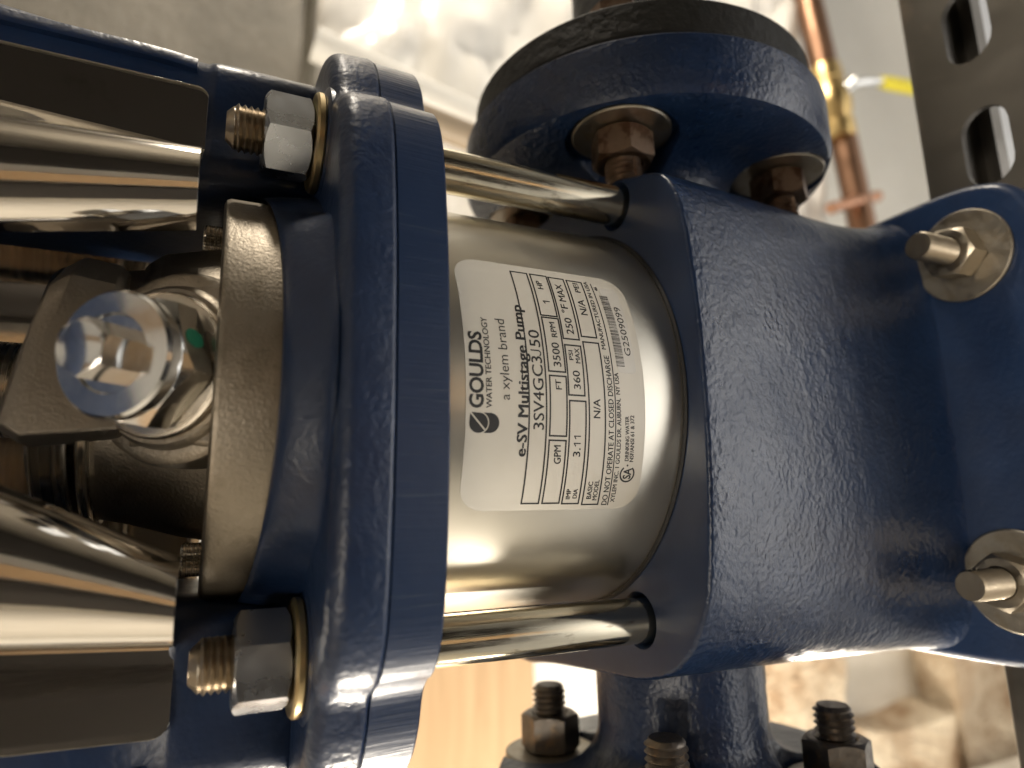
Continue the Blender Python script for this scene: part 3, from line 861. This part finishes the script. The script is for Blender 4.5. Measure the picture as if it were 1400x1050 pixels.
# ================================================================== strut channel under the base
def slotted(bm, x0, x1, y0, y1, z0, th, cx0, pitch, sl, sw):
    """top web with slotted holes, built cell by cell"""
    yc = (y0 + y1) / 2; n = 8
    def V(x, y, z): return bm.verts.new((x, y, z))
    x = x0; k = 0
    cells = []
    c = cx0
    while c - pitch / 2 >= x0 - 1e-6: c -= pitch
    c += pitch
    while c + pitch / 2 <= x1 + 1e-6: cells.append(c); c += pitch
    for c in cells:
        a0, a1 = c - pitch / 2, c + pitch / 2; r = sw / 2; hl = sl / 2 - r
        hole = []
        for s in range(n + 1):
            t = -pi / 2 + pi * s / n; hole.append((c + hl + r * cos(t), yc + r * sin(t)))
        for s in range(n + 1):
            t = pi / 2 + pi * s / n; hole.append((c - hl + r * cos(t), yc + r * sin(t)))
        outer = []
        for (hx, hy) in hole:
            dx, dy = hx - c, hy - yc
            if abs(dx) <= hl + 1e-9: outer.append((hx, y0 if dy < 0 else y1)); continue
            sgn = 1 if dx > 0 else -1; ang = atan2(dy, abs(dx) - hl)
            f = (a1 - a0) / 2 - hl; H = (y1 - y0) / 2
            t = min(f / max(cos(ang), 1e-6), H / max(abs(sin(ang)), 1e-6))
            outer.append((c + sgn * (hl + t * cos(ang)), yc + t * sin(ang)))
        N = len(hole)
        ht = [V(*p, z0) for p in hole]; hb = [V(*p, z0 - th) for p in hole]; ot = [V(*p, z0) for p in outer]; ob = [V(*p, z0 - th) for p in outer]
        for i in range(N):
            j = (i + 1) % N
            bm.faces.new((ht[i], ht[j], ot[j], ot[i])); bm.faces.new((hb[j], hb[i], ob[i], ob[j])); bm.faces.new((ht[j], ht[i], hb[i], hb[j]))
        # corner fillers
        for sx_, i0 in ((1, 0), (-1, n + 1)):
            for i in range(i0, i0 + n):
                p, q_ = outer[i], outer[i + 1]
                X = a1 if sx_ > 0 else a0
                if abs(abs(p[1] - yc) - (y1 - y0) / 2) < 1e-7 and abs(q_[0] - X) < 1e-7: cn = (X, p[1])
                elif abs(p[0] - X) < 1e-7 and abs(abs(q_[1] - yc) - (y1 - y0) / 2) < 1e-7: cn = (X, q_[1])
                else: continue
                bm.faces.new((V(*p, z0), V(*q_, z0), V(*cn, z0)))
                bm.faces.new((V(*p, z0 - th), V(*q_, z0 - th), V(*cn, z0 - th)))


strut = thing('strut_channel', 'dark slotted steel strut channel running under the pump base', 'strut channel', (0, -.081, -.2425))
SZ = -.2010
bm = bmesh.new(); slotted(bm, -.62, .62, -.0990, -.0580, SZ, .0026, .0930, .0495, .0300, .0160)
bmesh.ops.remove_doubles(bm, verts=bm.verts, dist=1e-6)
obj('slotted_web', bm, M_STRUT, strut, angle=30)
for y0, y1 in ((-.1016, -.0990), (-.0580, -.0554)):
    bm = bmesh.new(); x0, x1 = -.62, .62; z1 = SZ - .0413; yc = -.0785; s = 1 if y0 > yc else -1
    yo = y1 if s > 0 else y0; yi = y0 if s > 0 else y1
    prof = [(yi, SZ), (yo - s * .0008, SZ - .0002), (yo, SZ - .001), (yo, z1), (yi - s * .007, z1), (yi - s * .007, z1 + .007), (yi - s * .0045, z1 + .007), (yi - s * .0045, z1 + .0026), (yi, z1 + .0026)]
    loft(bm, [[(x, y, z) for y, z in prof] for x in (x0, x1)])
    obj('side_web', bm, M_STRUT, strut, angle=30)
s2 = thing('strut_channel', 'second dark strut channel under the rear edge of the pump base', 'strut channel', (0, .083, -.2425))
bm = bmesh.new(); box(bm, (-.07, .0640, SZ - .0413), (.07, .1050, SZ)); obj('slotted_web', bm, M_STRUT, s2, bevel=.0015)

# ================================================================== the place behind
WY = .36
def plaster(name, c0, c1, sc=6, b=.6, bd=.004, rough=.8):
    m = mat(name, c0, rough); n = noise_tex(m, sc, 6, None, .6)
    vary(m, 'Base Color', n, [(.35, c0), (.68, c1)]); bump(m, [(noise_tex(m, sc * 8, 5), b, bd)]); return m


M_WALL = plaster('whitewashed_wall', (.74, .72, .66), (.82, .80, .74))
M_CONC = plaster('grey_concrete', (.20, .185, .155), (.31, .285, .24), 14)
M_FLOOR = plaster('cellar_floor', (.40, .43, .49), (.50, .54, .61), 5)
M_SIDE = plaster('pale_plaster', (.60, .57, .51), (.72, .69, .62), 5)
M_DARK = mat('reflection_box_dark', (.011, .009, .008), .6)  # for the unseen boxes that darken reflections
M_SHEET = plaster('white_plastic_sheet', (.80, .77, .70), (.88, .85, .79), 8, .2, .002, .28)
M_STONE = plaster('sandstone', (.34, .21, .11), (.86, .74, .55), 17, 1., .010)
M_MORT = plaster('lime_mortar', (.62, .56, .46), (.70, .64, .54), 30)
M_PALE = plaster('pale_ledge', (.62, .56, .46), (.82, .77, .68), 16)


def wood(name, c0, c1, axis=(1, 12, 12)):
    m = mat(name, c0, .55); v = coords(m, axis); n = noise_tex(m, 6, 5, v, .6, 1.2)
    vary(m, 'Base Color', n, [(.3, c0), (.7, c1)]); bump(m, [(n, .3, .002)]); return m


M_WOOD = wood('orange_timber', (.40, .26, .135), (.50, .34, .19))
M_JOIST = wood('joist_timber', (.30, .19, .10), (.46, .31, .17))
M_COPPER = steel('old_copper', (.26, .15, .095), .32, .5, (1, 1, 1), 60, .1, .0003, (20, .55, (.25, .14, .09)))
M_COPN = steel('new_copper', (.55, .30, .19), .25, .35, (1, 1, 1), 60, .1, .0003)
M_BRASS = steel('brass', (.62, .45, .20), .25, .4, (1, 1, 1), 60, .1, .0003)
M_CHROME = steel('chrome_lever', (.7, .7, .68), .2, .3, (1, 1, 1), 60, 0)
M_YEL = mat('yellow_vinyl', (.72, .62, .02), .4)
M_WHITEP = mat('white_pipe_paint', (.78, .76, .70), .35); bump(M_WHITEP, [(noise_tex(M_WHITEP, 30, 2), .1, .001)])
M_TAN = mat('tan_pipe', (.34, .27, .19), .5); bump(M_TAN, [(noise_tex(M_TAN, 30, 2), .1, .001)])

bm = bmesh.new(); box(bm, (-2.2, WY, -1.02), (2.2, WY + .15, 1.4)); o = struct(obj('wall_back', bm, M_WALL))
bm = bmesh.new(); box(bm, (-2.2, -2.4, -1.1), (2.2, WY + .15, -1.02)); struct(obj('floor', bm, M_FLOOR))
bm = bmesh.new(); box(bm, (-2.2, -2.4, 1.402), (2.2, WY + .15, 1.45)); struct(obj('ceiling', bm, M_WALL))
bm = bmesh.new(); box(bm, (-2.35, -2.4, -1.1), (-2.202, WY + .15, 1.45)); struct(obj('wall_left', bm, M_SIDE))
bm = bmesh.new(); box(bm, (2.202, -2.4, -1.1), (2.35, WY + .15, 1.45)); struct(obj('wall_right', bm, M_CONC))
bm = bmesh.new(); box(bm, (-2.35, -2.55, -1.1), (2.35, -2.402, 1.45)); struct(obj('wall_front', bm, M_SIDE))

# grey concrete beam high on the wall
bm = bmesh.new(); box(bm, (.12, WY - .06, -.005), (1.9, WY - .002, .60))
tag(obj('concrete_beam', bm, M_CONC, bevel=.004), 'grey concrete beam along the wall behind the top of the pump', 'beam')
# crumpled white plastic sheet hung on the wall
bm = bmesh.new(); nx, nz = 90, 80; grid = []
for i in range(nx + 1):
    row = []
    for j in range(nz + 1):
        x = lerp(.10, 1.5, i / nx); z = lerp(-.019, -.60, j / nz)
        p = Vector((x * 5.5, z * 7, 3.3)); f = noise.noise(p) * .5 + abs(noise.noise(p * 2.3 + Vector((2, 5, 1)))) * .45 + abs(noise.noise(p * 5)) * .16
        row.append(bm.verts.new((x, WY - .060 - .085 * f, z + .01 * noise.noise(Vector((x * 9, 0, 0))))))
    grid.append(row)
for i in range(nx):
    for j in range(nz): bm.faces.new((grid[i][j], grid[i + 1][j], grid[i + 1][j + 1], grid[i][j + 1]))
o = obj('plastic_sheet', bm, M_SHEET, angle=70); sm = o.modifiers.new('solid', 'SOLIDIFY'); sm.thickness = .0012
tag(o, 'crumpled white plastic sheet on the wall behind the upper pump flange', 'plastic sheet')

# pipes crossing behind the sleeve
def pipe(name, p0, p1, r, m, label, cat='pipe'):
    bm = bmesh.new(); tube_path(bm, [p0, p1], r, 24); return tag(obj(name, bm, m, angle=50), label, cat)


# ---- everything placed by the line of sight at a chosen depth (design aid: pixel of a 1400 px wide view, plane y)
def at(px, py, y):
    d = FV + RV * ((px - 700) / 897.9) - UV * ((py - 525) / 897.9); t = (y - CAM.y) / d.y; return CAM + d * t


A = at(430, 60, .26); Bp = at(760, 215, .26)
pipe('white_pipe', A + (A - Bp) * .0, Bp + (Bp - A) * .3, .013, M_WHITEP, 'white painted pipe slanting behind the pump flange')
A = at(500, 130, .20); Bp = at(760, 235, .20)
pipe('tan_pipe', A, Bp + (Bp - A) * .3, .010, M_TAN, 'tan pipe just below the white painted pipe')

# copper line with brass ball valve
A = at(1090, -60, .27); Bp = at(1172, 300, .27); dirp = (Bp - A).normalized()
cp = thing('copper_line', 'old copper pipe with brass ball valve and yellow lever handle', 'pipe', tuple(Bp))
v0 = at(1128, 100, .27); v1 = at(1152, 185, .27)
bm = bmesh.new(); tube_path(bm, [A - dirp * .5, v0], .0155, 24); obj('upper_pipe', bm, M_COPPER, cp, angle=50)
bm = bmesh.new(); tube_path(bm, [v1, Bp + dirp * .35], .0150, 24); obj('lower_pipe', bm, M_COPPER, cp, angle=50)
bm = bmesh.new(); L = (v1 - v0).length
lathe(bm, [(.0175, -.006), (.0185, 0), (.0185, L * .16), (.0165, L * .18), (.0205, L * .36), (.0215, L * .5), (.0205, L * .64), (.0165, L * .8), (.0190, L * .82), (.0190, L), (.0175, L + .006)], 32)
obj('valve_body', bm, M_BRASS, cp, axis_mat(v0, dirp), angle=40)
h0 = at(1166, 112, .245); h1 = at(1205, 112, .24); h2 = at(1300, 130, .24)
bm = bmesh.new(); tube_path(bm, [at(1150, 130, .26), h0, h1], [.008, .006, .0045], 16); obj('lever_arm', bm, M_CHROME, cp, angle=50)
bm = bmesh.new(); tube_path(bm, [h1, h1.lerp(h2, .1), h2], [.0065, .0080, .0080], 16); obj('lever_grip', bm, M_YEL, cp, angle=50)
A = at(1135, 285, .262); Bp = at(1200, 268, .262)
bm = bmesh.new(); tube_path(bm, [A, Bp], .0065, 16)
obj('pipe_clip', bm, M_COPN, cp, angle=50)

# left hand side of the wall (image bottom): timber board, stone courses, ledge
bm = bmesh.new(); box(bm, (-.62, WY - .055, -.205), (-.135, WY - .003, .22))
tag(obj('timber_board', bm, M_WOOD, bevel=.003), 'orange brown timber board on the wall below the sleeve', 'board')
sw = thing('stone_wall', 'course of tan sandstone blocks behind the lower pump flange', 'wall', (-.6, WY - .02, -1.0))
bm = bmesh.new(); box(bm, (-1.3, WY - .03, -1.015), (-.13, WY - .004, -.40)); obj('mortar_bed', bm, M_MORT, sw)
rs = random.Random(3)
for row in range(4):
    z1 = -.405 - row * .15; x = -.135 - (row % 2) * .1
    while x > -1.2:
        w = rs.uniform(.20, .30); bm = bmesh.new()
        bmesh.ops.create_cube(bm, size=1); bmesh.ops.subdivide_edges(bm, edges=bm.edges, cuts=4, use_grid_fill=True)
        for v in bm.verts:
            c = Vector((v.co.x * (w - .014), v.co.y * .05, v.co.z * .136)) + Vector((x - w / 2, WY - .045, z1 - .068))
            v.co = c + Vector((noise.noise(c * 9), noise.noise(c * 9 + Vector((5, 0, 0))), noise.noise(c * 9 + Vector((0, 7, 0))))) * .020
        obj('stone_block', bm, M_STONE, sw, angle=60); x -= w
bm = bmesh.new(); box(bm, (-1.2, .20, -.97), (-.30, WY - .08, -.66))
tag(obj('stone_ledge', bm, M_PALE, bevel=.01), 'pale stone ledge along the foot of the wall', 'ledge')

# ceiling joists, and unseen panels added on the room side for their reflections
for k in range(6):
    bm = bmesh.new(); x = -1.5 + k * .6; box(bm, (x, -2.39, 1.22), (x + .06, WY - .01, 1.400))
    struct(obj('ceiling_joist', bm, M_JOIST))
bm = bmesh.new(); box(bm, (-.24, -2.0, -1.018), (.19, -1.92, 1.2)); struct(obj('warm_reflection_panel', bm, M_WOOD))  # unseen wooden panel added as a warm reflection in the sleeve
for x0, x1, z1 in ((-1.35, -.37, 1.1), (.62, 1.6, 1.2)):
    bm = bmesh.new(); box(bm, (x0, -2.2, -1.018), (x1, -1.78, z1)); struct(obj('dark_reflection_box', bm, M_DARK))  # unseen dark boxes added to darken reflections in the guards
